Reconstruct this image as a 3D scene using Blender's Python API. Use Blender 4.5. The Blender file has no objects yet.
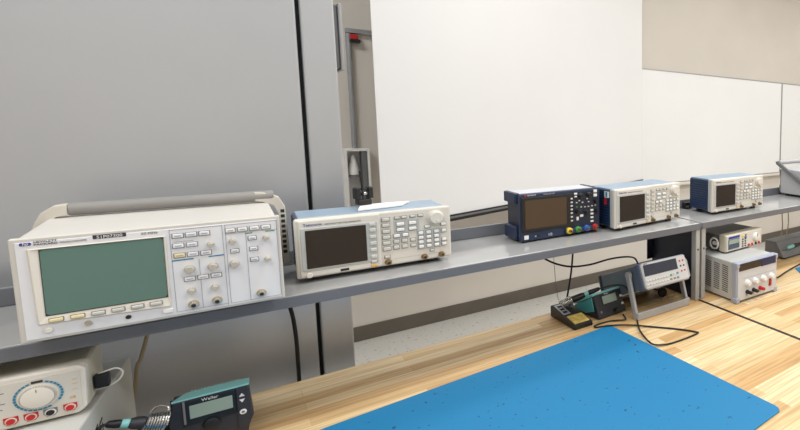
import bpy, bmesh, math, random
from mathutils import Vector, Matrix
random.seed(7)
COL = bpy.context.scene.collection
TZ, SZ = 0.79, 1.10          # table top and riser shelf top heights (metres)

# ------------------------------------------------------------------ materials
def lin(c):
    c /= 255.0
    return c / 12.92 if c <= 0.04045 else ((c + 0.055) / 1.055) ** 2.4
def L3(rgb): return (lin(rgb[0]), lin(rgb[1]), lin(rgb[2]), 1)
def mat(name, rgb, rough=0.5, metal=0.0, var=0.0, scale=8.0, bump=0.0, spec=0.5, emit=None):
    m = bpy.data.materials.new(name); m.use_nodes = True
    nt = m.node_tree; b = nt.nodes['Principled BSDF']
    b.inputs['Base Color'].default_value = L3(rgb)
    b.inputs['Roughness'].default_value = rough
    b.inputs['Metallic'].default_value = metal
    b.inputs['Specular IOR Level'].default_value = spec
    if emit: b.inputs['Emission Color'].default_value = L3(rgb); b.inputs['Emission Strength'].default_value = emit
    if var or bump:
        tc = nt.nodes.new('ShaderNodeTexCoord'); n = nt.nodes.new('ShaderNodeTexNoise')
        n.inputs['Scale'].default_value = scale; n.inputs['Detail'].default_value = 5
        nt.links.new(tc.outputs['Object'], n.inputs['Vector'])
        if var:
            r = nt.nodes.new('ShaderNodeValToRGB')
            lo = [max(0, c * (1 - var)) for c in rgb]; hi = [min(255, c * (1 + var)) for c in rgb]
            r.color_ramp.elements[0].position = 0.3; r.color_ramp.elements[1].position = 0.7
            r.color_ramp.elements[0].color = L3(lo); r.color_ramp.elements[1].color = L3(hi)
            nt.links.new(n.outputs['Fac'], r.inputs['Fac']); nt.links.new(r.outputs['Color'], b.inputs['Base Color'])
        if bump:
            bp = nt.nodes.new('ShaderNodeBump'); bp.inputs['Strength'].default_value = bump; bp.inputs['Distance'].default_value = 0.002
            nt.links.new(n.outputs['Fac'], bp.inputs['Height']); nt.links.new(bp.outputs['Normal'], b.inputs['Normal'])
    return m

def wood_mat():
    m = bpy.data.materials.new('butcher_block'); m.use_nodes = True
    nt = m.node_tree; b = nt.nodes['Principled BSDF']; N = nt.nodes.new; K = nt.links.new
    tc = N('ShaderNodeTexCoord')
    br = N('ShaderNodeTexBrick'); br.offset = 0.37; br.inputs['Scale'].default_value = 1
    br.inputs['Brick Width'].default_value = 0.62; br.inputs['Row Height'].default_value = 0.042
    br.inputs['Mortar Size'].default_value = 0.0006; br.inputs['Mortar Smooth'].default_value = 0.3
    br.inputs['Color1'].default_value = (0, 0, 0, 1); br.inputs['Color2'].default_value = (1, 1, 1, 1); br.inputs['Mortar'].default_value = (0.15, 0.15, 0.15, 1)
    K(tc.outputs['Object'], br.inputs['Vector'])
    rp = N('ShaderNodeValToRGB'); e = rp.color_ramp.elements
    e[0].position = 0.0; e[0].color = L3((200, 160, 108)); e[1].position = 1; e[1].color = L3((236, 213, 174))
    x = e.new(0.35); x.color = L3((218, 185, 136)); x = e.new(0.7); x.color = L3((230, 202, 156))
    K(br.outputs['Color'], rp.inputs['Fac'])
    mp = N('ShaderNodeMapping'); mp.inputs['Scale'].default_value = (3, 70, 20); K(tc.outputs['Object'], mp.inputs['Vector'])
    no = N('ShaderNodeTexNoise'); no.inputs['Scale'].default_value = 1.4; no.inputs['Detail'].default_value = 6; no.inputs['Distortion'].default_value = 0.6
    K(mp.outputs['Vector'], no.inputs['Vector'])
    gr = N('ShaderNodeValToRGB'); gr.color_ramp.elements[0].position = 0.32; gr.color_ramp.elements[0].color = (0.62, 0.55, 0.45, 1)
    gr.color_ramp.elements[1].position = 0.6; gr.color_ramp.elements[1].color = (1, 1, 1, 1); K(no.outputs['Fac'], gr.inputs['Fac'])
    mx = N('ShaderNodeMix'); mx.data_type = 'RGBA'; mx.blend_type = 'MULTIPLY'; mx.inputs[0].default_value = 0.75
    K(rp.outputs['Color'], mx.inputs[6]); K(gr.outputs['Color'], mx.inputs[7]); K(mx.outputs[2], b.inputs['Base Color'])
    b.inputs['Roughness'].default_value = 0.42; b.inputs['Specular IOR Level'].default_value = 0.35
    return m

def speck_mat(name, base, dark, scale, thr, rough):
    m = bpy.data.materials.new(name); m.use_nodes = True
    nt = m.node_tree; b = nt.nodes['Principled BSDF']; N = nt.nodes.new; K = nt.links.new
    tc = N('ShaderNodeTexCoord'); n = N('ShaderNodeTexNoise'); n.inputs['Scale'].default_value = scale; n.inputs['Detail'].default_value = 3
    K(tc.outputs['Object'], n.inputs['Vector'])
    r = N('ShaderNodeValToRGB'); r.color_ramp.elements[0].position = thr; r.color_ramp.elements[0].color = L3(base)
    r.color_ramp.elements[1].position = thr + 0.03; r.color_ramp.elements[1].color = L3(dark)
    K(n.outputs['Fac'], r.inputs['Fac']); K(r.outputs['Color'], b.inputs['Base Color']); b.inputs['Roughness'].default_value = rough
    return m

M = {
 'wood': wood_mat(),
 'floor': speck_mat('terrazzo', (196, 192, 184), (120, 108, 98), 45, 0.64, 0.4),
 'mat': speck_mat('blue_mat', (8, 116, 164), (6, 48, 84), 85, 0.69, 0.6),
 'wall': mat('wall_paint', (208, 200, 189), 0.75, var=0.015, scale=2),
 'ceil': mat('ceiling_paint', (225, 222, 215), 0.9, var=0.01),
 'base': mat('baseboard_rubber', (92, 84, 74), 0.5, var=0.04),
 'panel': mat('grey_metal_panel', (186, 188, 192), 0.32, 0.5, var=0.02, scale=1.5),
 'gap': mat('seam_dark', (25, 25, 28), 0.8, var=0.05),
 'screen': mat('screen_fabric', (236, 234, 233), 0.85, var=0.008, scale=1.2),
 'board': mat('whiteboard', (236, 235, 233), 0.35, var=0.008, scale=1.5),
 'alu': mat('aluminium', (170, 172, 175), 0.35, 0.7, var=0.03),
 'shelf': mat('shelf_grey', (166, 165, 163), 0.13, 0.0, var=0.03, scale=5, spec=0.6),
 'shelfd': mat('shelf_inner_shade', (30, 36, 56), 0.5, var=0.05),  # shade under the shelf put into the colour of side panels and gussets
 'slate': mat('shelf_edge_grey', (106, 108, 114), 0.35, 0.0, var=0.03, scale=4),
 'hp': mat('cream_plastic', (203, 198, 190), 0.5, var=0.02, scale=6),
 'key_shadow': mat('key_shadow_grey', (132, 130, 128), 0.6, var=0.02),
 'dmp': mat('dmm_panel', (186, 184, 181), 0.5, var=0.02),
 'lcdk': mat('lcd_brown_reflection', (76, 58, 38), 0.16, var=0.02, scale=3),  # brown reflection of the room put into the screen colour
 'hpa': mat('handle_beige', (198, 192, 180), 0.5, var=0.02),
 'hpk': mat('knob_beige', (178, 172, 160), 0.5, var=0.02),
 'hpf': mat('pale_panel', (224, 223, 225), 0.45, var=0.01),
 'hpb': mat('bezel_cream', (222, 215, 203), 0.5, var=0.015),
 'grip': mat('grey_grip', (138, 135, 131), 0.6, var=0.03),
 'black': mat('black_plastic', (22, 22, 24), 0.4, var=0.08, scale=20),
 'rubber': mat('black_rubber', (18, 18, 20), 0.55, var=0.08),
 'dark': mat('charcoal_plastic', (48, 47, 52), 0.45, var=0.05),
 'crt': mat('crt_glass', (92, 122, 112), 0.12, var=0.03, scale=3, spec=0.6),
 'lcdb': mat('dark_lcd', (40, 31, 24), 0.12, var=0.05, scale=3),
 'lcdg': mat('grey_green_lcd', (150, 165, 150), 0.25, var=0.03, scale=6),
 'ink': mat('ink_grey', (120, 118, 120), 0.6, var=0.02),
 'line': mat('panel_line', (158, 160, 170), 0.6, var=0.02),
 'inkd': mat('ink_dark', (50, 48, 60), 0.6, var=0.02),
 'inkb': mat('ink_blue', (50, 55, 140), 0.6, var=0.02),
 'white': mat('white_plastic', (232, 230, 226), 0.45, var=0.01),
 'key': mat('grey_key', (200, 197, 190), 0.5, var=0.02),
 'cyan': mat('cyan_stripe', (40, 130, 165), 0.5, var=0.02),
 'green': mat('green_stripe', (70, 150, 110), 0.5, var=0.02),
 'yel': mat('yellow_key', (226, 208, 160), 0.5, var=0.02),
 'orange': mat('amber_key', (220, 165, 80), 0.5, var=0.02),
 'chrome': mat('bnc_metal', (190, 185, 172), 0.28, 0.9, var=0.05),
 'brass': mat('bnc_brass', (150, 125, 88), 0.3, 0.85, var=0.05),
 'afg': mat('silver_beige_plastic', (210, 205, 195), 0.5, var=0.015),
 'afgg': mat('grey_bezel', (178, 180, 178), 0.45, var=0.02),
 'afgb': mat('blue_case', (22, 48, 82), 0.3, var=0.06, scale=14, spec=0.7),
 'afgt': mat('pale_blue_top', (140, 160, 178), 0.35, var=0.03),
 'kb': mat('navy_plastic', (34, 48, 78), 0.4, var=0.05),
 'kd': mat('navy_panel', (30, 35, 52), 0.4, var=0.05),
 'red': mat('red_plastic', (185, 30, 35), 0.4, var=0.04),
 'blu': mat('blue_plastic', (40, 100, 190), 0.4, var=0.04),
 'gre': mat('green_plastic', (60, 150, 70), 0.4, var=0.04),
 'yell': mat('yellow_plastic', (235, 205, 50), 0.4, var=0.04),
 'teal': mat('teal_plastic', (138, 200, 196), 0.45, var=0.03),
 'teald': mat('deep_teal_plastic', (85, 172, 174), 0.45, var=0.03),
 'psg': mat('light_grey_case', (200, 202, 206), 0.45, var=0.02),
 'psc': mat('corner_grey', (165, 170, 185), 0.45, var=0.03),
 'pss': mat('grey_case_side', (188, 188, 184), 0.5, var=0.02),
 'glassb': mat('smoked_window', (40, 28, 20), 0.08, var=0.05, scale=4),
 'glassn': mat('navy_pane', (20, 30, 80), 0.08, var=0.05, scale=4),
 'dmg': mat('dmm_grey', (158, 157, 156), 0.5, var=0.02),
 'dms': mat('dmm_slate', (74, 84, 104), 0.45, var=0.04),
 'dmb': mat('dmm_case', (86, 100, 110), 0.4, var=0.04),
 'dml': mat('dmm_display', (44, 48, 60), 0.15, var=0.06, scale=30),
 'sponge': mat('yellow_sponge', (205, 178, 95), 0.95, var=0.12, scale=60, bump=0.6),
 'steel': mat('coil_steel', (190, 188, 185), 0.25, 0.95, var=0.04),
 'beige': mat('beige_cable', (176, 160, 130), 0.6, var=0.04),
 'box': mat('light_grey_metal', (196, 195, 188), 0.45, var=0.02, scale=4),
 'mtop': mat('olive_beige_plastic', (205, 197, 176), 0.5, var=0.03),
 'paper': mat('paper', (238, 236, 230), 0.8, var=0.01),
 'gm': mat('instrument_grey', (172, 172, 172), 0.5, var=0.02),
 'gmd': mat('instrument_dark_grey', (108, 108, 108), 0.5, var=0.03),
 'slot': mat('vent_dark', (38, 38, 40), 0.8, var=0.03),
 'blslot': mat('vent_navy', (14, 28, 52), 0.8, var=0.03),
 'pencil': mat('pencil_line', (120, 95, 70), 0.8, var=0.05),
}

# ------------------------------------------------------------------ mesh builder
class MB:
    def __init__(s): s.bm = bmesh.new(); s.X = Matrix.Identity(4)
    def _add(s, verts, faces):
        vs = [s.bm.verts.new(s.X @ Vector(v)) for v in verts]
        out = []
        for f in faces:
            try: out.append(s.bm.faces.new([vs[i] for i in f]))
            except ValueError: pass
        return vs, out
    def box(s, x0, y0, z0, x1, y1, z1, bev=0.0, seg=2):
        v = [(x0,y0,z0),(x1,y0,z0),(x1,y1,z0),(x0,y1,z0),(x0,y0,z1),(x1,y0,z1),(x1,y1,z1),(x0,y1,z1)]
        vs, fs = s._add(v, [(0,3,2,1),(4,5,6,7),(0,1,5,4),(1,2,6,5),(2,3,7,6),(3,0,4,7)])
        if bev:
            es = list({e for f in fs for e in f.edges})
            bmesh.ops.bevel(s.bm, geom=es, offset=bev, segments=seg, affect='EDGES', profile=0.5, clamp_overlap=True)
        return s
    def prism(s, poly, y0, y1, axis='y', bev=0.0):     # polygon (a,b) extruded: axis y -> (a,y,b); x -> (x,a,b); z -> (a,b,z)
        def P(a, b, t): return {'y': (a, t, b), 'x': (t, a, b), 'z': (a, b, t)}[axis]
        n = len(poly)
        v = [P(a, b, y0) for a, b in poly] + [P(a, b, y1) for a, b in poly]
        f = [tuple(range(n)), tuple(range(2*n-1, n-1, -1))] + [(i, i+n, (i+1) % n + n, (i+1) % n) for i in range(n)]
        vs, fs = s._add(v, f)
        if bev:
            es = list({e for ff in fs for e in ff.edges})
            bmesh.ops.bevel(s.bm, geom=es, offset=bev, segments=2, affect='EDGES', profile=0.5, clamp_overlap=True)
        return s
    def lathe(s, prof, p=(0,0,0), axis=(0,0,1), n=20):  # prof: list of (radius, distance along axis)
        a = Vector(axis).normalized(); q = a.to_track_quat('Z', 'Y').to_matrix(); p = Vector(p)
        v = []; f = []
        for r, h in prof:
            for k in range(n):
                t = 2*math.pi*k/n; v.append(p + q @ Vector((r*math.cos(t), r*math.sin(t), h)))
        for i in range(len(prof)-1):
            for k in range(n):
                f.append((i*n+k, i*n+(k+1) % n, (i+1)*n+(k+1) % n, (i+1)*n+k))
        f.append(tuple(range(n-1, -1, -1))); m = len(prof)-1; f.append(tuple(range(m*n, m*n+n)))
        s._add(v, f); return s
    def tube(s, pts, r, n=8, smooth=True):
        pts = [Vector(p) for p in pts]
        if smooth and len(pts) > 2:
            q = []
            for i in range(len(pts)-1):
                p0 = pts[max(i-1,0)]; p1 = pts[i]; p2 = pts[i+1]; p3 = pts[min(i+2,len(pts)-1)]
                for k in range(8):
                    t = k/8; q.append(0.5*((2*p1)+(p2-p0)*t+(2*p0-5*p1+4*p2-p3)*t*t+(3*p1-p0-3*p2+p3)*t**3))
            q.append(pts[-1]); pts = q
        v = []; f = []; up = Vector((0,0,1)); prev = None
        for i, p in enumerate(pts):
            d = (pts[min(i+1,len(pts)-1)]-pts[max(i-1,0)]).normalized()
            if prev is None:
                a = d.orthogonal().normalized()
            else:
                a = (prev - d*prev.dot(d)); a = a.normalized() if a.length > 1e-6 else d.orthogonal().normalized()
            prev = a; b = d.cross(a)
            for k in range(n):
                t = 2*math.pi*k/n; v.append(p + a*(r*math.cos(t)) + b*(r*math.sin(t)))
        for i in range(len(pts)-1):
            for k in range(n): f.append((i*n+k, i*n+(k+1) % n, (i+1)*n+(k+1) % n, (i+1)*n+k))
        f.append(tuple(range(n-1,-1,-1))); m = len(pts)-1; f.append(tuple(range(m*n, m*n+n)))
        s._add(v, f); return s
    def build(s, name, m, parent=None, smooth=False, loc=None, rot=None):
        bmesh.ops.recalc_face_normals(s.bm, faces=s.bm.faces)
        me = bpy.data.meshes.new(name); s.bm.to_mesh(me); s.bm.free()
        me.materials.append(M[m] if isinstance(m, str) else m)
        if smooth:
            me.polygons.foreach_set('use_smooth', [True]*len(me.polygons))
            me.set_sharp_from_angle(angle=math.radians(40))
        o = bpy.data.objects.new(name, me); COL.objects.link(o)
        if parent: o.parent = parent
        if loc: o.location = loc
        if rot: o.rotation_euler = rot
        return o

def inst(o, name=None, parent=None, loc=None):
    c = o.copy(); COL.objects.link(c)
    if parent is not None: c.parent = parent
    if loc: c.location = loc
    return c
def tag(o, label, cat, group=None, kind=None):
    o['label'] = label; o['category'] = cat
    if group: o['group'] = group
    if kind: o['kind'] = kind
    return o
def thing(name, loc, yaw, label, cat, group=None, tilt=0):
    o = bpy.data.objects.new(name, None); COL.objects.link(o); o.empty_display_size = 0.05
    o.location = loc; o.rotation_euler = (-math.radians(tilt), 0, math.radians(yaw))
    return tag(o, label, cat, group)
def struct(o): o['kind'] = 'structure'; return o
def text(s, size, m, parent, x, z, y=-0.0006, name='lettering', align='LEFT', shear=0, sx=1.0, thick=0.0003, rot=None):
    c = bpy.data.curves.new('t', 'FONT'); c.body = s; c.size = size; c.align_x = align; c.extrude = thick; c.shear = shear; c.resolution_u = 2
    t = bpy.data.objects.new('t', c); COL.objects.link(t); bpy.context.view_layer.update()
    me = bpy.data.meshes.new_from_object(t.evaluated_get(bpy.context.evaluated_depsgraph_get()))
    bpy.data.objects.remove(t); bpy.data.curves.remove(c)
    me.name = name
    for v in me.vertices: v.co = Vector((v.co.x*sx, -v.co.z, v.co.y))
    me.materials.clear(); me.materials.append(M[m])
    o = bpy.data.objects.new(name, me); COL.objects.link(o); o.parent = parent; o.location = (x, y, z)
    return o
_cache = {}
def btn(parent, x, z, w, h, m, name='button', d=0.003, y=0.0, bev=0.0012):   # x,z in mm (centre) on a front panel facing -y
    k = (name, w, h, m, d)
    if k in _cache: return inst(_cache[k], None, parent, (x/1000, y, z/1000))
    b = MB(); b.box(-w/2000, -d, -h/2000, w/2000, 0.001, h/2000, min(bev, w/4500, h/4500))
    o = b.build(name, m, parent, loc=(x/1000, y, z/1000)); _cache[k] = o
    return o
def rkey(parent, x, z, w, h, m='key', y=0.0, name='button'):
    k = ('rkey', w, h, m, name)
    if k in _cache:
        o = inst(_cache[k], None, parent, (x/1000, y, z/1000))
        for ch in _cache[k].children: inst(ch, None, o)
        return o
    b = MB(); b.box(-w/2000, -.0042, -h/2000, w/2000, .001, h/2000, min(.0016, h/4500))
    o = b.build(name, m, parent, loc=(x/1000, y, z/1000))
    b = MB(); frame_poly(b, -w/2000-.0013, -h/2000-.0016, w/2000+.0013, h/2000+.0010, .0012, -.0006, .0004); b.build('button_outline', 'key_shadow', o)  # grey ring stands in for the shadow round each key
    _cache[k] = o; return o
def knob(parent, x, z, r, m, name='knob', d=0.012, y=0.0, skirt=True, dimple=False):
    k = (name, r, m, d, dimple)
    if k in _cache: return inst(_cache[k], None, parent, (x/1000, y, z/1000))
    R = r/1000; b = MB()
    pr = [(R*1.12, -0.001), (R*1.12, d*0.22), (R*0.98, d*0.3), (R*0.9, d*0.9), (R*0.8, d)] if skirt else [(R, -0.001), (R, d*0.85), (R*0.88, d)]
    if dimple: pr += [(R*0.3, d)]
    b.lathe(pr, (0,0,0), (0,-1,0), 24)
    if dimple: b.lathe([(R*0.26, d*0.9), (R*0.26, d*1.03), (R*0.2, d*1.05)], (R*0.1, 0, -R*0.45), (0,-1,0), 12)
    o = b.build(name, m, parent, True, loc=(x/1000, y, z/1000)); _cache[k] = o
    return o
def bnc(parent, x, z, m='chrome', r=6.5, y=0.0, name='connector', variant=''):
    k = ('bnc', m, r, variant)
    if k in _cache:
        o = inst(_cache[k], None, parent, (x/1000, y, z/1000))
        for ch in _cache[k].children: inst(ch, None, o)
        return o
    R = r/1000; b = MB()
    b.lathe([(R*1.25, -0.001), (R*1.25, 0.003), (R*0.9, 0.0035), (R*0.9, 0.012), (R*0.62, 0.0125)], (0,0,0), (0,-1,0), 20)
    b.box(-R*1.15, -0.010, -R*0.2, R*1.15, -0.006, R*0.2)
    o = b.build(name, m, parent, True, loc=(x/1000, y, z/1000))
    h = MB(); h.lathe([(R*0.55, 0.0122), (R*0.55, 0.0129), (R*0.2, 0.013)], (0,0,0), (0,-1,0), 14); h.build('socket', 'slot', o)
    _cache[k] = o; return o
def lines(parent, segs, w, m, name='panel_line', y=-0.0004):   # segs in mm: (x0,z0,x1,z1), axis aligned strips
    b = MB()
    for x0, z0, x1, z1 in segs:
        b.box(min(x0,x1)/1000-w/2000, y, min(z0,z1)/1000-w/2000, max(x0,x1)/1000+w/2000, 0.0003, max(z0,z1)/1000+w/2000)
    return b.build(name, m, parent)
def frame_poly(b, x0, z0, x1, z1, t, y0, y1):     # rectangular ring
    b.box(x0, y0, z0, x0+t, y1, z1); b.box(x1-t, y0, z0, x1, y1, z1)
    b.box(x0+t, y0, z0, x1-t, y1, z0+t); b.box(x0+t, y0, z1-t, x1-t, y1, z1)

# ------------------------------------------------------------------ the room
def sbox(name, m, *a, bev=0.0):
    return struct(MB().box(*a, bev).build(name, m))
WY = 2.55
sbox('floor', 'floor', -4.2, -4.2, -0.05, 5.2, WY, 0.0)
sbox('wall_back', 'wall', -4.2, WY, 0.0, 5.2, WY+0.12, 3.4)
sbox('wall_front', 'wall', -4.2, -4.32, 0.0, 5.2, -4.2, 3.4)
sbox('wall_right', 'wall', 5.2, -4.2, 0.0, 5.32, WY, 3.4)
sbox('wall_far_left', 'wall', -4.32, -4.2, 0.0, -4.2, WY, 3.4)
sbox('ceiling', 'ceil', -4.2, -4.2, 3.4, 5.2, WY+0.12, 3.5)
sbox('baseboard_back', 'base', -4.2, WY-0.012, 0.0, 5.2, WY-0.0005, 0.1, bev=0.004)
# tall grey metal partition with a seam
sbox('wall_left', 'panel', -4.0, 0.42, 0.0, -1.1235, 0.54, 3.3995, bev=0.004)
sbox('wall_left_end', 'panel', -1.1145, 0.42, 0.0, -1.0395, 0.98, 3.3995, bev=0.004)
sbox('trim_1', 'gap', -1.125, 0.436, 0.0, -1.113, 0.53, 3.399)
# things in the gap behind the partition
h = thing('wall_box', (-0.69, WY-0.001, 0.86), 0, 'white open-fronted box on the wall in the gap beside the grey partition', 'wall box')
b = MB(); w = 0.064
b.box(-w, -0.09, 0, -w+0.012, 0, 0.42); b.box(w-0.012, -0.09, 0, w, 0, 0.42); b.box(-w+0.012, -0.09, 0.405, w-0.012, 0, 0.42)
b.box(-w+0.012, -0.09, 0, w-0.012, 0, 0.012); b.box(-w+0.012, -0.01, 0.012, w-0.012, 0, 0.405)
b.build('housing', 'white', h)
MB().box(0.022, -0.085, 0.013, 0.05, -0.011, 0.404, 0.003).build('side_panel', 'gmd', h)
b = MB(); b.lathe([(0.030, 0.0), (0.028, 0.03), (0.008, 0.12), (0.004, 0.125)], (-0.018, -0.05, 0.255), (0,0,1), 20); b.build('cone', 'paper', h, True)
b = MB(); b.lathe([(0.034, 0.0), (0.034, 0.012)], (-0.018, -0.05, 0.24), (0,0,1), 20); b.box(-0.05,-0.06,0.245,-0.042,-0.04,0.262); b.box(0.006,-0.088,0.248,0.016,-0.07,0.262); b.build('cone_holder', 'ink', h)
b = MB(); b.tube([(-0.69, WY-0.015, 1.281), (-0.69, WY-0.015, 2.0)], 0.0145, 12, False)
tag(b.build('conduit', 'alu', None, True), 'vertical grey conduit running down the wall to the white box', 'conduit')
b = MB(); b.box(-0.705, WY-0.03, 2.002, 0.6, WY-0.001, 2.03, 0.003)
tag(b.build('cable_trunking', 'alu'), 'horizontal grey cable trunking above the wall box, running behind the screen', 'trunking')
h = thing('alarm_fitting', (-0.662, WY-0.001, 1.945), 0, 'small red and black fitting on the wall under the trunking', 'fitting')
MB().box(-0.02, -0.035, 0.02, 0.02, 0, 0.05, 0.004).build('cover', 'red', h)
MB().box(-0.024, -0.04, -0.002, 0.03, 0, 0.019, 0.004).build('body', 'black', h)
h = thing('wall_display', (-1.0385, 0.62, 1.642), 0, 'slim grey framed panel fixed to the end of the grey partition', 'panel')
MB().box(0, 0, 0, 0.035, 0.30, 0.20, 0.004).build('back_shell', 'gmd', h)
MB().box(0.0352, -0.005, -0.006, 0.045, 0.305, 0.206, 0.003).build('front_frame', 'alu', h)

# pull-down projection screen hung at an angle across the corner
ang = math.radians(22.0)
h = thing('projection_screen', (-0.734, 1.604, 0.89), 22.0, 'white pull-down projection screen hanging at an angle in front of the wall', 'screen')
SL = 2.43
MB().box(0, 0.0, 0.03, SL, 0.004, 2.405).build('fabric', 'screen', h)
b = MB(); b.box(-0.005, -0.010, 0.010, SL+0.005, 0.016, 0.026, 0.004); b.build('weight_bar', 'gmd', h)
b = MB(); b.box(-0.006, -0.011, 0.0265, SL+0.006, 0.017, 0.034); b.box(-0.006, -0.011, -0.004, SL+0.006, 0.017, 0.0095); b.build('bar_edge', 'black', h)
MB().box(-0.05, -0.05, 2.405, SL+0.05, 0.06, 2.505, 0.01).build('case', 'white', h)

# whiteboards with tray
def whiteboard(x0, x1, label):
    h = thing('whiteboard', (x0, WY-0.001, 0.86), 0, label, 'whiteboard', 'whiteboards on the back wall')
    W = x1-x0; H = 1.12
    MB().box(0.008, -0.016, 0.008, W-0.008, 0, H-0.008).build('writing_surface', 'board', h)
    b = MB(); frame_poly(b, 0, 0, W, H, 0.009, -0.02, 0); b.build('frame', 'alu', h)
    b = MB(); b.box(0.0, -0.06, -0.028, W, 0, -0.001, 0.004); b.box(0.0, -0.064, -0.018, W, -0.0602, 0.004); b.build('marker_tray', 'hpb', h)
whiteboard(1.30, 3.640, 'wide whiteboard on the back wall between the screen and the vertical seam')
whiteboard(3.642, 5.1, 'whiteboard right of the vertical seam, cut off by the picture edge')

# ------------------------------------------------------------------ benches, risers, mats
def bench(x0, x1, label):
    h = thing('workbench', ((x0+x1)/2, 0, 0), 0, label, 'workbench', 'butcher block workbenches')
    W = (x1-x0)/2
    MB().box(-W, -0.92, TZ-0.045, W, 0.272, TZ, 0.003).build('top', 'wood', h)
    for y in (-0.80, 0.18): MB().box(-W+0.08, y, TZ-0.12, W-0.08, y+0.03, TZ-0.0455).build('apron', 'slate', h)
    for x in (-W+0.05, W-0.11):
        for y in (-0.84, 0.17): MB().box(x, y, 0.0, x+0.06, y+0.06, TZ-0.0455, 0.004).build('leg', 'slate', h)
    return h
t = bench(-1.90, -0.0055, 'near workbench of pale butcher block carrying the big blue mat')
b = MB()
for pts in ([(-.128,.17),(-.105,.205),(-.092,.26)], [(-.105,.205),(-.06,.19),(-.03,.21)], [(-.10,.13),(-.06,.11),(-.045,.15)], [(-.118,.225),(-.085,.16)], [(-.09,.14),(-.075,.07)]):
    b.tube([(x+0.95+0.006, y-0.09, TZ+0.0002) for x, y in pts], 0.0006, 4)
b.build('pencil_mark', 'pencil', t)
far_bench = bench(0.0065, 1.90, 'far workbench of pale butcher block right of the dark joint')


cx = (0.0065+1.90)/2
MB().box(-.0050-cx, -.918, TZ-.03, .0064-cx, .270, TZ-.0002, .0004).build('gap_shadow_strip', 'rubber', far_bench)  # black strip drawn in for the shadow in the gap between benches

def riser(x0, x1, label):
    h = thing('shelf_riser', ((x0+x1)/2, 0, TZ), 0, label, 'shelf', 'grey riser shelves on the workbenches')
    W = (x1-x0)/2; Z = SZ-TZ
    MB().box(-W, 0.0, Z-0.024, W, 0.304, Z, 0.0025).build('shelf_top', 'shelf', h)
    MB().box(-W, -0.0035, Z-0.0255, W, -0.0002, Z-0.0015, 0.001).build('front_edge', 'slate', h)
    MB().box(-W, 0.294, Z+0.0005, W, 0.304, Z+0.038, 0.002).build('back_lip', 'slate', h)
    for s in (-1, 1):
        b = MB(); a = sorted((s*W, s*(W-0.02))); b.box(a[0], 0.0, 0.0, a[1], 0.028, Z-0.0265, 0.002)
        p = b.build('front_post', 'shelf', h)
        c = MB(); c.lathe([(0.004, 0), (0.004, 0.0012)], (s*(W-0.010), 0.0003, Z-0.105), (0,-1,0), 12); c.build('bolt_hole', 'slot', p)
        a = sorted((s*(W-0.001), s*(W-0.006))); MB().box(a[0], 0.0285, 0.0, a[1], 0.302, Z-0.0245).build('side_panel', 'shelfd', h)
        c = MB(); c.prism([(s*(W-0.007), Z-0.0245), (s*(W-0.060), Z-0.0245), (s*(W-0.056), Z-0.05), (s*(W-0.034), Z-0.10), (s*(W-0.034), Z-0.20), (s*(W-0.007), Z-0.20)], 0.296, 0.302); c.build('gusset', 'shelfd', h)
    return h
riser(-1.86, 0.0, 'long grey metal riser shelf carrying four instruments along the near bench')
riser(0.011, 1.84, 'grey metal riser shelf on the far bench right of the joint')

def esd_mat(poly, label):
    b = MB(); b.prism(poly, TZ+0.0003, TZ+0.0033, 'z', 0.0008)
    return tag(b.build('bench_mat', 'mat'), label, 'mat', 'blue bench mats')
esd_mat([(-1.62,-.78),(-.372,-.708),(-.362,-.697),(-.360,-.683),(-.3915,.008),(-.400,.019),(-.415,.020),(-1.60,-.066)], 'large scuffed blue mat lying on the near bench')
esd_mat([(.54,-.120),(1.3,-.120),(1.3,.0),(.68,.0),(.62,-.005)], 'blue mat on the far bench beside the power supply, at the right picture edge')
for x, y, lab in ((-.387, -.098, 'tiny silver nut on the blue mat, nearer its far corner'), (-.389, -.135, 'tiny silver washer on the blue mat beside the nut')):
    b = MB(); b.lathe([(0.004,0),(0.004,0.002),(0.002,0.0022)], (x-.03, y-.03, TZ+0.003), (0,0,1), 6 if 'nut' in lab else 16)
    tag(b.build('nut' if 'nut on' in lab else 'washer', 'steel'), lab, 'fastener')

# ------------------------------------------------------------------ big cream oscilloscope
W, H, D = .322, .1735, .27
h = thing('oscilloscope', (-1.5353, -.0468, SZ), 0, 'large cream oscilloscope with a grey-green screen and carrying handle at the left end', 'oscilloscope')
zo = .0125
R = bpy.data.objects.new('body_origin', None)
def Z(p): return p
b = MB(); b.X = Matrix.Translation((0,0,zo)); b.box(.003, .013, .003, W-.003, D, H-.001, .006); b.build('case', 'hp', h)
b = MB(); b.X = Matrix.Translation((0,0,zo)); b.box(-.001, 0, -.0005, W+.0005, .0128, H+.0005, .0022, 3); bez = b.build('front_bezel', 'hp', h)
for x in (.03, W-.06):
    for y in (.06, .22): MB().box(x, y, 0, x+.03, y+.03, zo+.0035, .002).build('foot', 'dark', h)
P = bpy.data.objects.new('front_panel', None); bpy.data.objects.remove(P)
b = MB(); b.box(.005, -.0012, .004, W-.005, .001, H-.006, .0008); fp = b.build('front_panel', 'hpf', h, loc=(0,0,zo))
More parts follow.
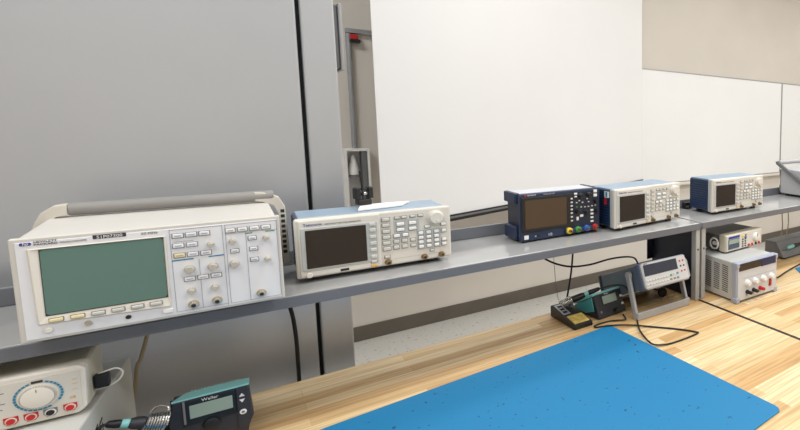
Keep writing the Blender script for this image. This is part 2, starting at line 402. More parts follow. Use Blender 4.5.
# recessed screen surround
b = MB()
o_ = [(18,156),(168,156),(167,22),(20,27)]; i_ = [(30,153),(164.5,153),(163.5,42),(29.5,42)]
vo = [(x/1000,-.0018,z/1000) for x,z in o_]; vm = [(x/1000,-.0045,z/1000) for x,z in [(20,155),(166.5,155),(165.5,24),(22,29)]]; vi = [(x/1000,-.0016,z/1000) for x,z in i_]
vv = vo+vm+vi; ff = []
for k in range(4):
    ff += [(k,(k+1)%4,4+(k+1)%4,4+k),(4+k,4+(k+1)%4,8+(k+1)%4,8+k)]
b._add(vv, ff); b.build('screen_surround', 'hpb', h, loc=(-.002,0,zo))
b = MB(); b.prism([(.0296,.045),(.033,.042),(.1605,.042),(.1635,.045),(.1645,.150),(.1615,.153),(.0335,.153),(.0305,.150)], -.0030, -.0013); b.build('screen', 'crt', h, loc=(-.002,0,zo))
b = MB(); b.prism([(.0286,.0405),(.1645,.0405),(.1655,.1545),(.0295,.1545)], -.0026, -.0012); b.build('screen_rim', 'dark', h, loc=(-.002,0,zo))
def hb(x, z, w, hh, m, **k): return btn(h, x, z+zo*1000, w, hh, m, y=-.001, **k)
def hk(x, z, r, **k): return knob(h, x, z+zo*1000, r, 'hpk', y=-.001, **k)
b = MB(); b.box(-.0078, -.0006, -.0036, .0078, .0006, .0036); sk = b.build('softkey_rim', 'ink', h, loc=(.037,-.0040,.033+zo))
for i, x in enumerate((37,59,81,103,125,147)): inst(sk, None, h, (x/1000,-.0040,.033+zo)) if i else None; btn(h, x, 33+zo*1000, 14, 5.2, 'yel' if i < 2 else 'key', 'softkey', d=.004, y=-.0045)
# panel outlines and stripes
lines(h, [(171,165,239,165),(171,10,171,165),(239,6,239,165),(171,9,239,9),(243,165,317,165),(243,8,243,165),(317,9,317,165),(243,8,317,8),(271,8,271,146),(243,147,317,147),(205,9,205,104),(174,142,200,142)], .8, 'line', y=-.0016).location = (0,0,zo)
lines(h, [(172,107,197,107),(219,107,238,107)], 2.2, 'cyan', 'blue_stripe', y=-.0017).location = (0,0,zo)
lines(h, [(272,144.5,280,144.5),(301,144.5,313,144.5)], 1.8, 'green', 'green_stripe', y=-.0017).location = (0,0,zo)
def key(x, z, w=13.5, hh=7.5, m='hpf'):
    k = ('keyrim', w, hh)
    if k in _cache: inst(_cache[k], None, h, (x/1000,-.0012,z/1000+zo))
    else:
        b = MB(); frame_poly(b, -w/2000-.0009, -hh/2000-.0009, w/2000+.0009, hh/2000+.0009, .0011, -.0012, .0005); _cache[k] = b.build('button_outline', 'ink', h, loc=(x/1000,-.0012,z/1000+zo))
    o = hb(x, z, w, hh, m)
    lk = ('legend', w)
    if lk in _cache: inst(_cache[lk], None, o, (0,0,0))
    else:
        b = MB(); b.box(-w*.3/1000, -.0034, -.0008, w*.3/1000, -.0029, .0008); _cache[lk] = b.build('legend_bar', 'line', o)
for x in (181,198,215): key(x, 153.5)
for x in (180.5,198): key(x, 134.5)
key(181, 116, m='yel'); key(198, 116); key(215, 115.5)
for x in (191,208.5,226): key(x, 69)
for x in (250,267,284,301): key(x, 153.5, 13, 7.5, 'white')
key(280,134,11,7); key(281,112,11,7); key(281,90,11,7); key(254,112,11,7)
for x, z, r in ((222,131,4.6),(192,88,6.6),(222.5,87.5,6.6),(192,46,5),(223,46,5),(252,132,5),(300,132,4.6),(300,88,4.4),(252,87,6.4)): hk(x, z, r, d=.016)
for x in (193,224,287): bnc(h, x, 19+zo*1000, 'chrome', 6, y=-.001)
hb(160, 14.5, 13, 8, 'white', name='power_button')
knob(h, 28, 17+zo*1000, 4.2, 'hpb', 'power_knob', d=.005, y=-.001, skirt=False)
knob(h, 69, 17+zo*1000, 4.0, 'chrome', 'ground_terminal', d=.006, y=-.001)
b = MB(); b.lathe([(.0035,0),(.0035,.0015)], (0,0,0), (0,-1,0), 14); b.build('probe_socket', 'slot', h, loc=(.113,-.001,.0155+zo))
# badge and lettering
lg = hb(15.5, 164.5, 11.5, 5.2, 'inkb', name='badge', d=.0012)
text('hp', .0062, 'white', lg, 0, -.0016, -.0016, align='CENTER', shear=.2)
text('HEWLETT', .0046, 'inkd', h, .0235, .1655+zo, -.0016, sx=1.15); text('PACKARD', .0046, 'inkd', h, .0235, .1610+zo, -.0016, sx=1.15)
text('OSCILLOSCOPE', .0040, 'ink', h, .049, .1612+zo, -.0016, sx=1.0)
lb = hb(102, 165.5, 37, 7.2, 'inkd', name='asset_label', d=.0011)
text('51P07300', .0072, 'white', lb, 0, -.0026, -.0014, align='CENTER')
text('60 MHz', .0062, 'ink', h, .137, .1618+zo, -.0016, shear=.15)
# carrying handle: grip behind the top edge, two ribbed arms pivoting on the sides
b = MB(); b.lathe([(.0115,0),(.0125,.004),(.0125,.294),(.0115,.298)], (.030,.240,.1875), (1,0,0), 20); b.build('handle_grip', 'grip', h, True, loc=(0,0,zo))
prof = [(-.016,.020),(-.002,.020),(-.002,.146),(.005,.166),(.014,.177),(.0295,.177),(.0295,.199),(.013,.197),(-.003,.184),(-.013,.160)]
for sd, pr in ((-1, prof), (1, [(W-.001-a, c_) for a, c_ in [(q[0]-.013 if q[0] < .012 else q[0]-.003, q[1]) for q in prof]])):
    b = MB(); b.prism(pr, .229, .251, 'y', .002); arm = b.build('handle_arm', 'hpa', h, loc=(0,0,zo))
    xs = (-.012, -.004) if sd < 0 else (W+.016, W+.023)
    c = MB()
    for k in range(9): c.box(xs[0], .2283, .046+k*.0125, xs[1], .2295, .0535+k*.0125)
    c.build('rib_slot', 'slot', arm)
    c = MB(); c.lathe([(.017,0),(.017,.014),(.014,.016)], (W-.004 if sd > 0 else .004, .24, .034), (sd,0,0), 24)
    c.build('pivot_hub', 'hp', h, True, loc=(0,0,zo))

# ------------------------------------------------------------------ function generators (three alike)
def function_generator(loc, yaw, label):
    W, H, D = .325, .151, .152; z0 = .010
    h = thing('function_generator', loc, yaw, label, 'function generator', 'silver function generators on the shelves')
    b = MB(); b.box(.004, .030, z0+.004, W-.004, D, H-.0045, .006, 3); case = b.build('case', 'afgb', h)
    MB().box(.010, .031, H-.0065, W-.010, D-.004, H-.0008, .002).build('top_layer', 'afgt', h)  # thin paler blue-grey layer over the blue case
    c = MB()
    for r in range(13):
        for k in range(9):
            z = z0+.012+r*.0098; y = .040+k*.0115+(r % 2)*.005
            c.box(.0034, y, z, .0042, y+.0075, z+.0028)
    c.build('side_vents', 'blslot', case)
    b = MB(); b.box(.001, .012, z0, W-.001, .0302, H-.0005, .006, 3); b.build('side_frame', 'afgg', h)
    b = MB(); b.box(0, 0, z0, W, .0122, H, .005, 3); b.build('front_bezel', 'afg', h)
    for x in (.03, W-.055):
        for y in (.02, .115): MB().box(x, y, 0, x+.025, y+.02, z0+.003, .002).build('foot', 'dark', h)
    b = MB(); b.box(.006, -.004, z0+.003, .164, .002, H-.003, .003); b.build('screen_housing', 'afg', h)
    b = MB(); b.box(.010, -.0055, .029, .157, -.003, .130, .0015); b.build('screen_frame', 'afgg', h)
    b = MB(); b.box(.0185, -.0066, .0335, .134, -.005, .1245, .001); b.build('screen', 'lcdb', h)
    for z in (124,109,92,75.5,58.5,41.5): rkey(h, 147, z, 13, 8.5, 'key', name='softkey', y=-.0045)
    rkey(h, 147, 28.5, 11, 6, 'key', name='softkey', y=-.0035)
    lines(h, [(12,27,160,27)], .7, 'line', y=-.0046)
    for z in (131,116,100,85,70,55): rkey(h, 176, z, 16, 8.5, 'key')
    rkey(h, 176, 34, 11, 7, 'key')
    for x, z in ((201,132.5),(216,132.5),(235,133),(253,133)): rkey(h, x, z, 11, 5.5, 'key')
    b = MB(); b.box(.193, -.0012, .078, .226, .001, .126, .001); b.box(.226, -.0012, .094, .250, .001, .126, .001); b.box(.243, -.0012, .040, .300, .001, .095, .001); b.build('key_field', 'afgg', h)
    for x, z in ((207,115.5),(234,115.5),(207,101),(234,101)): rkey(h, x, z, 17, 8, 'white', y=-.001)
    for x in (198,217): rkey(h, x, 86, 13, 8, 'white', y=-.001)
    for x, z in ((197,71),(215,71),(196.5,56),(215,56)): rkey(h, x, z, 12, 9, 'key')
    for z in (70,55.5): rkey(h, 234, z, 11, 7.5, 'key')
    for c_ in range(4):
        for r in range(4):
            if c_ == 3 and r == 2: continue
            rkey(h, 252+c_*18.2, 49+r*12.2, 11, 8, 'white', y=-.001)
    knob(h, 288, 123.5, 18, 'afg', 'dial_knob', d=.016, dimple=True)
    rkey(h, 268, 101, 12, 7, 'white'); rkey(h, 306, 103, 12, 7, 'white')
    rkey(h, 277, 35, 9, 5, 'key')
    for x in (177,258,299): bnc(h, x, 20, 'brass', 6)
    lines(h, [(192,26,300,26)], .5, 'line')
    knob(h, 22, 18, 6, 'hpb', 'power_button', d=.004, y=-.004, skirt=False)
    btn(h, 88, 19, 17, 6, 'slot', 'usb_port', d=.0012, y=-.0038)
    btn(h, 147, 17.5, 12, 6, 'orange', 'amber_key', y=-.0035)
    text('Tektronix', .0085, 'inkb', h, .016, .1345, -.0046)
    text('ARBITRARY FUNCTION GENERATOR', .0042, 'ink', h, .055, .1345, -.0046)
    return h
function_generator((-1.1829, .0833, SZ+.001), -1.1, 'function generator next to the cream oscilloscope, white paper on its top')
gen = function_generator((-.3395, .0723, SZ+.0005), 5.4, 'function generator right of the navy oscilloscope at the shelf end')
MB().box(.0026, .034, .118, .0041, .060, .140).build('paper_sticker', 'paper', gen)
MB().box(.0022, .044, .120, .0027, .054, .138).build('blue_sticker', 'cyan', gen)
MB().box(.0026, .048, .092, .0041, .063, .114).build('red_sticker', 'red', gen)
function_generator((.1387, .0815, SZ+.0005), -.6, 'function generator on the far shelf showing its blue vented side')

# paper and clamp lying on the first generator
b = MB(); z = SZ+.152
b.prism([(-1.055,.128),(-.955,.150),(-.925,.205),(-1.035,.215)], z+.0004, z+.004, 'z')
tag(b.build('paper_sheet', 'paper'), 'white folded paper lying on the function generator beside the cream oscilloscope', 'paper')
h = thing('test_clamp', (-1.030, .205, z+.0045), 12, 'small black clamp stand with an upright rod on the white paper', 'clamp')
MB().box(-.016, -.012, 0, .016, .012, .016, .003).build('base', 'black', h)
for x0, x1 in ((-.021,-.008),(.008,.020)): MB().box(x0, -.011, .0162, x1, .011, .048, .003).build('jaw', 'black', h)
b = MB(); b.lathe([(.006,0),(.006,.0155)], (-.0078,0,.030), (1,0,0), 14); b.build('screw', 'steel', h, True)
MB().box(-.0078, -.006, .040, .0078, .006, .046, .001).build('bridge', 'dark', h)
b = MB(); b.tube([(-.004,-.009,.016),(-.005,-.009,.05),(-.008,-.008,.092)], .0025, 8); b.build('rod', 'black', h)

# ------------------------------------------------------------------ navy oscilloscope
W, H, D = .280, .157, .120
h = thing('oscilloscope', (-.646, .124, SZ), .3, 'navy blue oscilloscope with four coloured connectors in the middle of the shelf', 'oscilloscope')
b = MB(); b.box(.006, .020, .014, W-.004, D-.004, H-.006, .004); b.build('case', 'kd', h)
MB().box(.012, .0305, H-.0062, W-.012, D-.005, H-.002, .001).build('top_layer', 'psg', h)  # pale layer paints a white reflection onto the navy case top
b = MB(); b.prism([(0,.006),(.010,.006),(W,.008),(W,H-.001),(.006,H),(0,H-.006)], 0, .0198, 'y', .003); b.build('front_bezel', 'kb', h)
for z0, z1 in ((.006,.050),(H-.034,H)):
    b = MB(); b.box(-.004, .030, z0, .012, D, z1, .004); b.build('corner_bumper', 'kb', h)
    b = MB(); b.box(W-.012, .030, z0, W+.003, D, z1, .004); b.build('corner_bumper', 'kb', h)
for x in (.03, W-.06):
    for y in (.02, .09): MB().box(x, y, 0, x+.03, y+.02, .0145, .002).build('foot', 'black', h)
b = MB(); b.box(.002, -.005, .033, .177, .002, .146, .002); b.build('screen_bezel', 'black', h)
b = MB(); b.box(.012, -.0062, .044, .152, -.0045, .1365, .001); b.build('screen', 'lcdk', h)
b = MB(); b.box(.178, -.0015, .028, .274, .002, .150, .001); b.build('control_panel', 'kd', h)
for z in (128,115.5,103.5,91.5,79,66,53): btn(h, 170, z, 7.5, 5.5, 'key', 'softkey', y=-.005)
for x, z, w_, hh in ((187,143,11,6),(187,133,9,5),(261,146,13,10),(261,131.5,13,10),(208,65,12,8),(193,57,8,12),(247.5,80,11,6.5),(247.5,67.5,11,6.5),(247.5,54.5,11,6.5),(247.5,41,11,6.5)):
    btn(h, x, z, w_, hh, 'white', y=-.0015)
for x, z, r in ((202,135,7.5),(236,135,8.5),(261,110,6),(192,81,7),(225,75,7.5),(265,75,6)): knob(h, x, z, r, 'black', d=.015, y=-.0015)
for x, z in ((212,111),(235,111),(190,97),(207,95.5),(221,94.5),(234,94.5),(248,95),(261,96),(190,112),(212,134),(200,118),(230,122)): btn(h, x, z, 5.5, 4, 'gre' if x == 190 and z == 97 else 'key', 'small_button', y=-.0015)
for x, m in ((160,'yell'),(192.5,'gre'),(225,'blu'),(257,'red')):
    k = bnc(h, x, 20, 'brass', 5.5, y=-.008, variant=m)
    b = MB(); b.lathe([(.0105,-.009),(.0105,.003),(.0085,.005)], (0,0,0), (0,-1,0), 20); b.build('colour_ring', m, k, True)
b = MB(); b.box(.145, -.0075, .009, .272, .001, .027, .003); b.build('connector_strip', 'kb', h)
btn(h, 16.5, 18, 14, 13, 'white', 'power_button'); btn(h, 53, 17.5, 18, 7, 'slot', 'usb_port', d=.001); btn(h, 46, 18, 6, 5, 'chrome', 'demo_terminal')
text('1/2', .012, 'white', h, .088, .013)
b = MB(); b.lathe([(.0035,0),(.0035,.001),(.002,.0012)], (.016, 0, .1515), (0,-1,0), 16); b.build('red_mark', 'red', h)
text('KEYSIGHT', .0062, 'white', h, .023, .1492); text('OSCILLOSCOPE', .0055, 'key', h, .075, .1494); 

# ------------------------------------------------------------------ far bench: power supply, meter, dark device, grey instrument
W, H, D = .238, .161, .27
h = thing('power_supply', (.071, -.137, TZ), -1.8, 'light grey bench power supply with red switch standing on the far bench under the shelf', 'power supply')
b = MB(); b.box(.004, .028, .008, W-.004, D, H-.002, .003); case = b.build('case', 'pss', h)
c = MB()
for col in range(4):
    for r in range(13):
        y = .055+col*.05; z = .032+r*.0085
        c.prism([(y,z),(y+.034,z+.003),(y+.034,z+.0062),(y,z+.0032)], .0034, .0045, 'x')
c.build('side_vents', 'slot', case)
b = MB(); b.box(0, .004, .006, W, .030, H, .004); b.build('front_frame', 'psc', h)
b = MB()
for z0, z1 in ((.0,.022),(H-.020,H+.001)):
    for x in (-.002, W-.020): MB().box(x, -.002, z0, x+.020, .032, z1, .004).build('corner_guard', 'psc', h)
b = MB(); b.box(.006, 0, .010, W-.006, .0045, H-.004, .002); b.build('front_panel', 'psg', h)
MB().box(.010, -.002, .128, .134, .001, .1575, .001).build('window_pane', 'glassb', h); MB().box(.1345, -.002, .126, .224, .001, .1575, .001).build('window_pane', 'glassn', h)  # glass in two colours, brown left and navy right
for x in (55,99,147,195): knob(h, x, 76, 11, 'white', d=.018)
for x, m in ((56,'black'),(92,'black'),(130,'red')):
    knob(h, x, 39, 7.5, m, 'binding_post', d=.026)
    knob(h, x, 25, 4, 'chrome', 'ground_terminal', d=.004)
b = MB(); b.box(.184, -.001, .033, .199, .001, .063, .001); b.build('switch_frame', 'dark', h)
btn(h, 191.5, 48, 12, 26, 'red', 'power_switch', d=.005)
lines(h, [(30,96,215,96)], .7, 'ink')
b = MB(); b.box(W-.004, .040, .085, W+.012, .062, .115, .003); b.build('rear_plug', 'black', h)

W, H, D = .240, .074, .20
h = thing('bench_meter', (.142, -.006, TZ+.1615), 3.5, 'small cream bench meter with round dial standing on the power supply', 'meter')
b = MB(); b.box(.004, .040, .006, W-.004, D, H-.003, .003); b.build('case', 'gmd', h)
b = MB(); b.box(.0, .004, .004, W, .042, H, .003); b.build('front_shell', 'mtop', h)
for x in (.02, W-.04):
    for y in (.02, .16): MB().box(x, y, 0, x+.02, y+.018, .0065).build('foot', 'dark', h)
MB().box(.003, 0, .006, W-.003, .005, H-.002, .002).build('front_panel', 'afg', h)
MB().box(.012, -.0012, .058, .083, .001, .067).build('name_strip', 'inkb', h)
MB().box(.011, -.0015, .014, .082, .001, .056, .001).build('screen_frame', 'dms', h)
MB().box(.014, -.0024, .036, .079, -.001, .054).build('screen', 'lcdg', h); MB().box(.014, -.0024, .016, .079, -.001, .029).build('blue_strip', 'dms', h)
btn(h, 107, 58, 13, 9, 'yell', 'yellow_key'); btn(h, 123, 50, 12, 9, 'blu', 'blue_key'); btn(h, 124, 60, 8, 5, 'dark')
for x in (104,122):
    for z in (44,34,24,14): btn(h, x, z, 8, 5, 'dark')
knob(h, 193, 42, 17, 'white', 'dial_knob', d=.012)
b = MB(); b.box(.193-.002, -.0135, .044, .195, -.0115, .058); b.build('pointer', 'ink', h)
for x, m in ((146,'red'),(169,'red'),(195,'black'),(217,'red')): knob(h, x, 12, 6, m, 'jack', d=.004)
b = MB(); b.tube([(-.010, .060+.022*math.cos(a), .036+.022*math.sin(a)) for a in [i*math.pi/8 for i in range(17)]], .0035, 8); b.box(-.010,.050,.030,.005,.070,.042); b.build('handle', 'white', h)

# grey tilted device behind, with soldering iron lying on it
h = thing('bench_instrument', (.70, .13, TZ), 0, 'dark grey sloped instrument standing on the far bench behind the power supply', 'instrument')
b = MB(); b.prism([(0,.008),(.055,.085),(.13,.085),(.13,.008)], 0, .36, 'x', .004); b.build('case', 'gmd', h)
b = MB(); b.prism([(.006,.0),(.012,.008),(.12,.008),(.12,0)], .02, .34, 'x'); b.build('base', 'black', h)
b = MB(); b.X = Matrix.Rotation(math.radians(54.5-90), 4, 'X'); b.box(.02,-.003,.022,.34,.002,.085,.002); b.build('front_panel', 'gm', h)
h = thing('soldering_iron', (.715, .145, TZ+.052), 0, 'soldering iron with teal grip lying on the dark grey sloped instrument', 'soldering iron')
b = MB(); b.lathe([(.008,0),(.0095,.02),(.0095,.05),(.008,.055)], (.03,0,0), (1,0,.07), 16); b.build('grip', 'teal', h, True)
b = MB(); b.lathe([(.008,0),(.010,.01),(.008,.05),(.005,.06)], (.0855,0,.004), (1,0,.05), 16); b.build('handle', 'black', h, True)
b = MB(); b.tube([(.14,0,.007),(.20,-.015,0.0),(.27,-.05,-.030),(.34,-.09,-.044)], .003, 8); b.build('cord', 'rubber', h, True)
b = MB(); b.lathe([(.0025,0),(.0025,.028)], (.002,0,-.002), (1,0,.07), 10); b.build('tip', 'steel', h)

h = thing('grey_instrument', (.83, .035, SZ), 0, 'grey instrument with a raised carrying handle on the far shelf at the right edge', 'instrument')
b = MB(); b.prism([(.004,.012),(.004,.135),(.235,.150),(.235,.012)], 0, .34, 'x', .005); b.build('case', 'gm', h)
b = MB(); b.box(-.003, -.006, .010, .343, .0035, .138, .004); b.build('front_bezel', 'psg', h)
b = MB(); b.box(.004, .2352, .02, .03, .247, .055, .003); b.box(.004, .2352, .105, .03, .247, .14, .003); b.box(.004,.2352,.0555,.02,.241,.1045,.002); b.build('rear_feet', 'gmd', h)
for x in (.02,.29):
    for y in (.03,.19): MB().box(x, y, 0, x+.03, y+.025, .0125).build('foot', 'black', h)
for x in (-.016, .342):
    b = MB(); b.prism([(.02,.055),(.035,.040),(.258,.168),(.262,.182),(.246,.186)], x, x+.014, 'x', .003); b.build('handle_arm', 'gmd', h)
b = MB(); b.lathe([(.011,0),(.011,.330)], (.005,.252,.177), (1,0,0), 16); b.build('handle_grip', 'gm', h, True)

b = MB(); b.box(.150, .262, SZ+.0005, .186, .290, SZ+.030, .003)
h = b.build('plug_adapter', 'black'); tag(h, 'small black plug on the far shelf behind the blue sided generator', 'plug')
c = MB(); c.lathe([(.006,0),(.006,.002)], (.160,.262,SZ+.012), (0,-1,0), 12); c.build('contact', 'steel', h)

# ------------------------------------------------------------------ tilted multimeter
W, H, D = .212, .098, .306
tl = 21.4
h = thing('bench_multimeter', (-.289, -.0363, .9025), -.5, 'grey bench multimeter tipped back on its handle under the near shelf', 'multimeter', tilt=tl)
b = MB(); b.box(.004, .040, .004, W-.004, D-.020, H-.004, .003); b.build('case', 'dmb', h)
b = MB(); b.box(0, .006, 0, W, .042, H, .008, 3); b.build('front_bumper', 'dms', h)
b = MB(); b.box(0, D-.022, 0, W, D, H, .008, 3); b.build('rear_bumper', 'kd', h)
b = MB(); b.prism([(.004,.010),(.012,.001),(W-.014,.001),(W-.002,.012),(W-.002,.070),(W-.016,H-.002),(.010,H-.002),(.001,H-.010)], -.004, .0065, 'y', .003); b.build('front_shell', 'dmg', h)
b = MB(); b.box(.008, -.0052, .006, W-.012, -.003, H-.006, .001); b.build('front_panel', 'dmp', h)
b = MB(); b.box(.010, -.0064, .048, .158, -.0045, .088, .001); b.build('screen', 'dml', h)
k_ = .93
for x, z, m in ((172,75,'red'),(187,75,'red'),(172.5,56,'black'),(187.5,56,'black'),(172.5,37,'red'),(187.5,38,'red')): knob(h, x, z, 3.2, m, 'jack', d=.003, y=-.0045)
for i in range(8): btn(h, 17+i*12.3, 31, 8.5, 5, 'key', y=-.005); btn(h, 17+i*12.3, 17.5, 8.5, 5, 'key', y=-.005)
btn(h, 121, 32, 8, 7, 'green', 'green_key', y=-.005); btn(h, 137, 33, 8, 7, 'key', y=-.005); btn(h, 151, 34, 8, 7, 'cyan', 'blue_key', y=-.005)
for x in (118,134,150): btn(h, x, 18, 9, 5.5, 'ink', y=-.005)
text('Agilent', .006, 'inkd', h, .012, .0895, -.0054)
# handle in the tipped frame
Ri = Matrix.Rotation(math.radians(-tl), 3, 'X').inverted()
def tip(p):   # offset from root in level axes -> local
    return Ri @ Vector(p)
pz = TZ + .0004 - .9025
for x0, x1 in ((-.014, -.003), (W+.003, W+.014)):
    b = MB()
    prof = [tip((0, y, z)) for y, z in ((.080,.045),(.100,.030),(.048,pz),(.024,pz))]
    b.prism([(p.y, p.z) for p in prof], x0, x1, 'x', .003); a = b.build('handle_arm', 'dmg', h)
    pv = tip((0,.090,.036)); xs = -1 if x0 < 0 else 1
    c = MB(); c.lathe([(.014,0),(.014,.012),(.010,.015)], ((-.0005 if xs < 0 else W+.0005), pv.y, pv.z), (xs,0,0), 20); c.build('pivot', 'dmg', a, True)
b = MB(); b.X = Ri.to_4x4(); b.box(-.014, .022, pz, W+.014, .032, pz+.028, .003); b.build('handle_bar', 'dmg', h)
b = MB(); p0 = tip((.14,.20,pz+.018)); b.X = Ri.to_4x4()
b = MB(); b.lathe([(.018,0),(.018,.012),(.012,.014)], (0,0,0), (-1,-.6,.1), 20); o = b.build('power_plug', 'black'); o.location = (-.088, .12, TZ+.022)
c = MB(); c.tube([(.0,0,0),(.03,.03,.006),(.03,.075,-.016),(.02,.12,-.015)], .004, 8); c.build('cord', 'rubber', o, True)
tag(o, 'black cord plug lying on the bench under the tipped multimeter', 'plug')

# ------------------------------------------------------------------ right soldering station with holder
h = thing('soldering_station', (-.396, .084, TZ), 6.1, 'small teal and black soldering station beside the multimeter', 'soldering station', 'teal soldering stations')
W = .119
b = MB(); b.prism([(.0,.002),(.010,.0),(.145,.0),(.150,.022),(.034,.079),(.0,.012)], 0, W, 'x', .004); b.build('case', 'dark', h)
b = MB(); b.prism([(.035,.0793),(.150,.0230),(.151,.031),(.044,.0865),(.036,.086)], -.001, W+.001, 'x', .003); b.build('top_layer', 'teal', h)
b = MB(); b.prism([(.028,.026),(.042,.073),(.148,.021),(.148,.012),(.075,.010)], -.0028, .0005, 'x', .001); b.build('side_cover', 'teald', h)
ft = math.radians(-23)
F = MB(); F.box(.002, -.003, .006, W-.002, .002, .085, .002); fpn = F.build('front_panel', 'dark', h, loc=(0,.001,.003), rot=(ft,0,0))
b = MB(); b.box(.026, -.0045, .043, .092, -.002, .078, .001); b.build('screen_frame', 'black', fpn)
b = MB(); b.box(.030, -.0055, .046, .090, -.004, .075, .001); b.build('screen', 'lcdg', fpn)
text('Weller', .007, 'white', fpn, .042, .0785, -.0034)
for z in (58,30): knob(fpn, 110, z, 4.5, 'white', 'round_button', d=.003, y=-.003, skirt=False)
knob(fpn, 14, 22, 4, 'ink', 'indicator', d=.003, y=-.003)
knob(fpn, 72, 12, 9, 'black', 'plug', d=.018, y=-.003)

h = thing('iron_holder', (-.500, .066, TZ), 0, 'black iron holder with wire coil and yellow sponge beside the small station', 'iron holder', 'soldering iron holders')
b = MB(); b.prism([(0,0),(0,.016),(.165,.042),(.175,.038),(.175,0)], 0, .068, 'x', .003); b.build('base', 'black', h)
b = MB(); b.X = Matrix.Rotation(math.radians(9.0), 4, 'X'); b.box(.006, .012, .0145, .062, .070, .019, .002); b.build('sponge', 'sponge', h)
b = MB(); b.X = Matrix.Rotation(math.radians(9.0), 4, 'X'); b.box(.004, .086, .0145, .030, .160, .0175, .001); b.build('tip_tray', 'alu', h)
b = MB()
for k in range(3): b.X = Matrix.Rotation(math.radians(9.0), 4, 'X'); b.box(.009, .094+k*.022, .0172, .024, .106+k*.022, .0182)
b.build('tray_slot', 'slot', h)
ax0 = Vector((.018,.135,.048)); axd = Vector((.84,-.20,.22)).normalized()
def coil(mb, p0, d, length, r0, r1, turns, wire):
    q = d.to_track_quat('Z','Y').to_matrix(); pts = []
    n = int(turns*14)
    for i in range(n+1):
        t = i/n; a = 2*math.pi*turns*t; r = r0+(r1-r0)*t
        pts.append(p0 + q @ Vector((r*math.cos(a), r*math.sin(a), length*t)))
    mb.tube(pts, wire, 6, False)
b = MB(); coil(b, ax0, axd, .042, .013, .017, 9, .0014); b.build('coil', 'steel', h, True)
b = MB(); b.tube([(.052,.124,.030),(.050,.124,.045),(.050,.122,.060)], .003, 8); b.build('coil_bracket', 'steel', h)
h = thing('soldering_iron', tuple(Vector((-.500,.066,TZ))+ax0+axd*.038), 0, 'soldering iron standing in the coil of the holder by the small station', 'soldering iron', 'irons parked in holders')
b = MB(); b.lathe([(.004,-.020),(.010,0),(.0125,.004),(.0115,.040),(.009,.050)], (0,0,0), axd, 16); b.build('collar', 'black', h, True)
b = MB(); b.lathe([(.0095,0),(.0105,.006),(.0095,.014)], axd*.0505, axd, 16); b.build('grip', 'teal', h, True)
e1 = axd*.065; b = MB(); b.lathe([(.009,0),(.010,.008),(.007,.040),(.004,.044)], e1, axd, 16); b.build('handle', 'black', h, True)
base = Vector((-.500,.066,TZ))+ax0+axd*.038
e2 = e1+axd*.044
wp = [(-.335,.085,.905),(-.300,.065,.895),(-.278,.042,.84),(-.285,.02,.798),(-.324,-.046,.7965),(-.352,-.10,.7965),(-.376,-.175,.7965),(-.375,-.215,.7965),(-.325,-.235,.7935),(-.225,-.236,.7935),(-.217,-.220,.7935),(-.245,-.165,.7935),(-.29,-.10,.7935),(-.345,-.035,.7965),(-.40,.012,.7965),(-.437,.036,.7935),(-.428,.052,.7935),(-.375,.050,.7935),(-.335,.02,.796),(-.325,.03,.797),(-.315,.06,.799)]
b = MB(); b.tube([e2-axd*.004]+[Vector(p)-base for p in wp], .0028, 8); b.build('cord', 'rubber', h, True)

# ------------------------------------------------------------------ left soldering station with holder
h = thing('soldering_station', (-1.384, .043, TZ), -1.2, 'large teal topped soldering station in front of the grey partition', 'soldering station', 'teal soldering stations')
def slab(mb, x0f, x1f, x0b, x1b, pr):   # profile (y, ztop, zbot), x tapering front to back
    yb = pr[-1][0]; v = []; f = []
    for y, zt, zb in pr:
        t = min(1, y/.035); a = x0f+(x0b-x0f)*t; c = x1f+(x1b-x1f)*t
        v += [(a,y,zb),(c,y,zb),(c,y,zt),(a,y,zt)]
    n = len(pr)
    f.append((0,1,2,3)); f.append((4*n-4,4*n-1,4*n-2,4*n-3))
    for i in range(n-1):
        for k in range(4): f.append((4*i+k,4*i+4+k,4*i+4+(k+1)%4,4*i+(k+1)%4))
    mb._add(v, f)
b = MB(); b.prism([(-.012,0),(-.012,.075),(-.004,.1195),(.106,.1195),(.111,.05),(.100,.026),(.100,0)], 0, .036, 'y', .002)
b.prism([(.0355,0),(.13,0),(.13,.050),(.0355,.1125)], -.010, .099, 'x'); b.build('case', 'dark', h)
b = MB(); slab(b, -.005, .107, .012, .1075, [(-.001,.1235,.1198),(.035,.1215,.1168),(.132,.058,.0525)]); t_ = b.build('top_layer', 'teal', h)
c = MB()
for k in range(16): c.box(.020+k*.0048, .030, .1212, .0225+k*.0048, .038, .1228)
c.build('ridge', 'teal', t_)
b = MB(); b.box(.008, -.003, .064, .086, .001, .1185, .002); b.build('display_panel', 'black', h)
b = MB(); b.prism([(.0865,.028),(.100,.028),(.109,.05),(.1045,.1185),(.0865,.1185)], -.003, .001, 'y', .001); b.build('button_panel', 'dark', h)
b = MB(); b.box(.018, -.0042, .079, .0805, -.002, .107, .001); b.build('screen', 'lcdg', h)
b = MB(); b.box(.009, -.0045, .070, .0125, -.002, .119, .001); b.build('chrome_bar', 'ink', h)
text('Weller', .0085, 'white', h, .036, .1105, -.0036)
b = MB(); b.prism([(.0905,.099),(.099,.099),(.0948,.106)], -.005, -.002, 'y'); b.build('up_button', 'white', h)
b = MB(); b.prism([(.0905,.0925),(.099,.0925),(.0948,.0855)], -.005, -.002, 'y'); b.build('down_button', 'white', h)
knob(h, 95, 64, 5.5, 'white', 'round_button', d=.002, y=-.003, skirt=False); knob(h, 95, 64, 2.6, 'ink', 'button_ring', d=.0028, y=-.003, skirt=False)
knob(h, 48, 58, 13, 'black', 'dial_knob', d=.008)

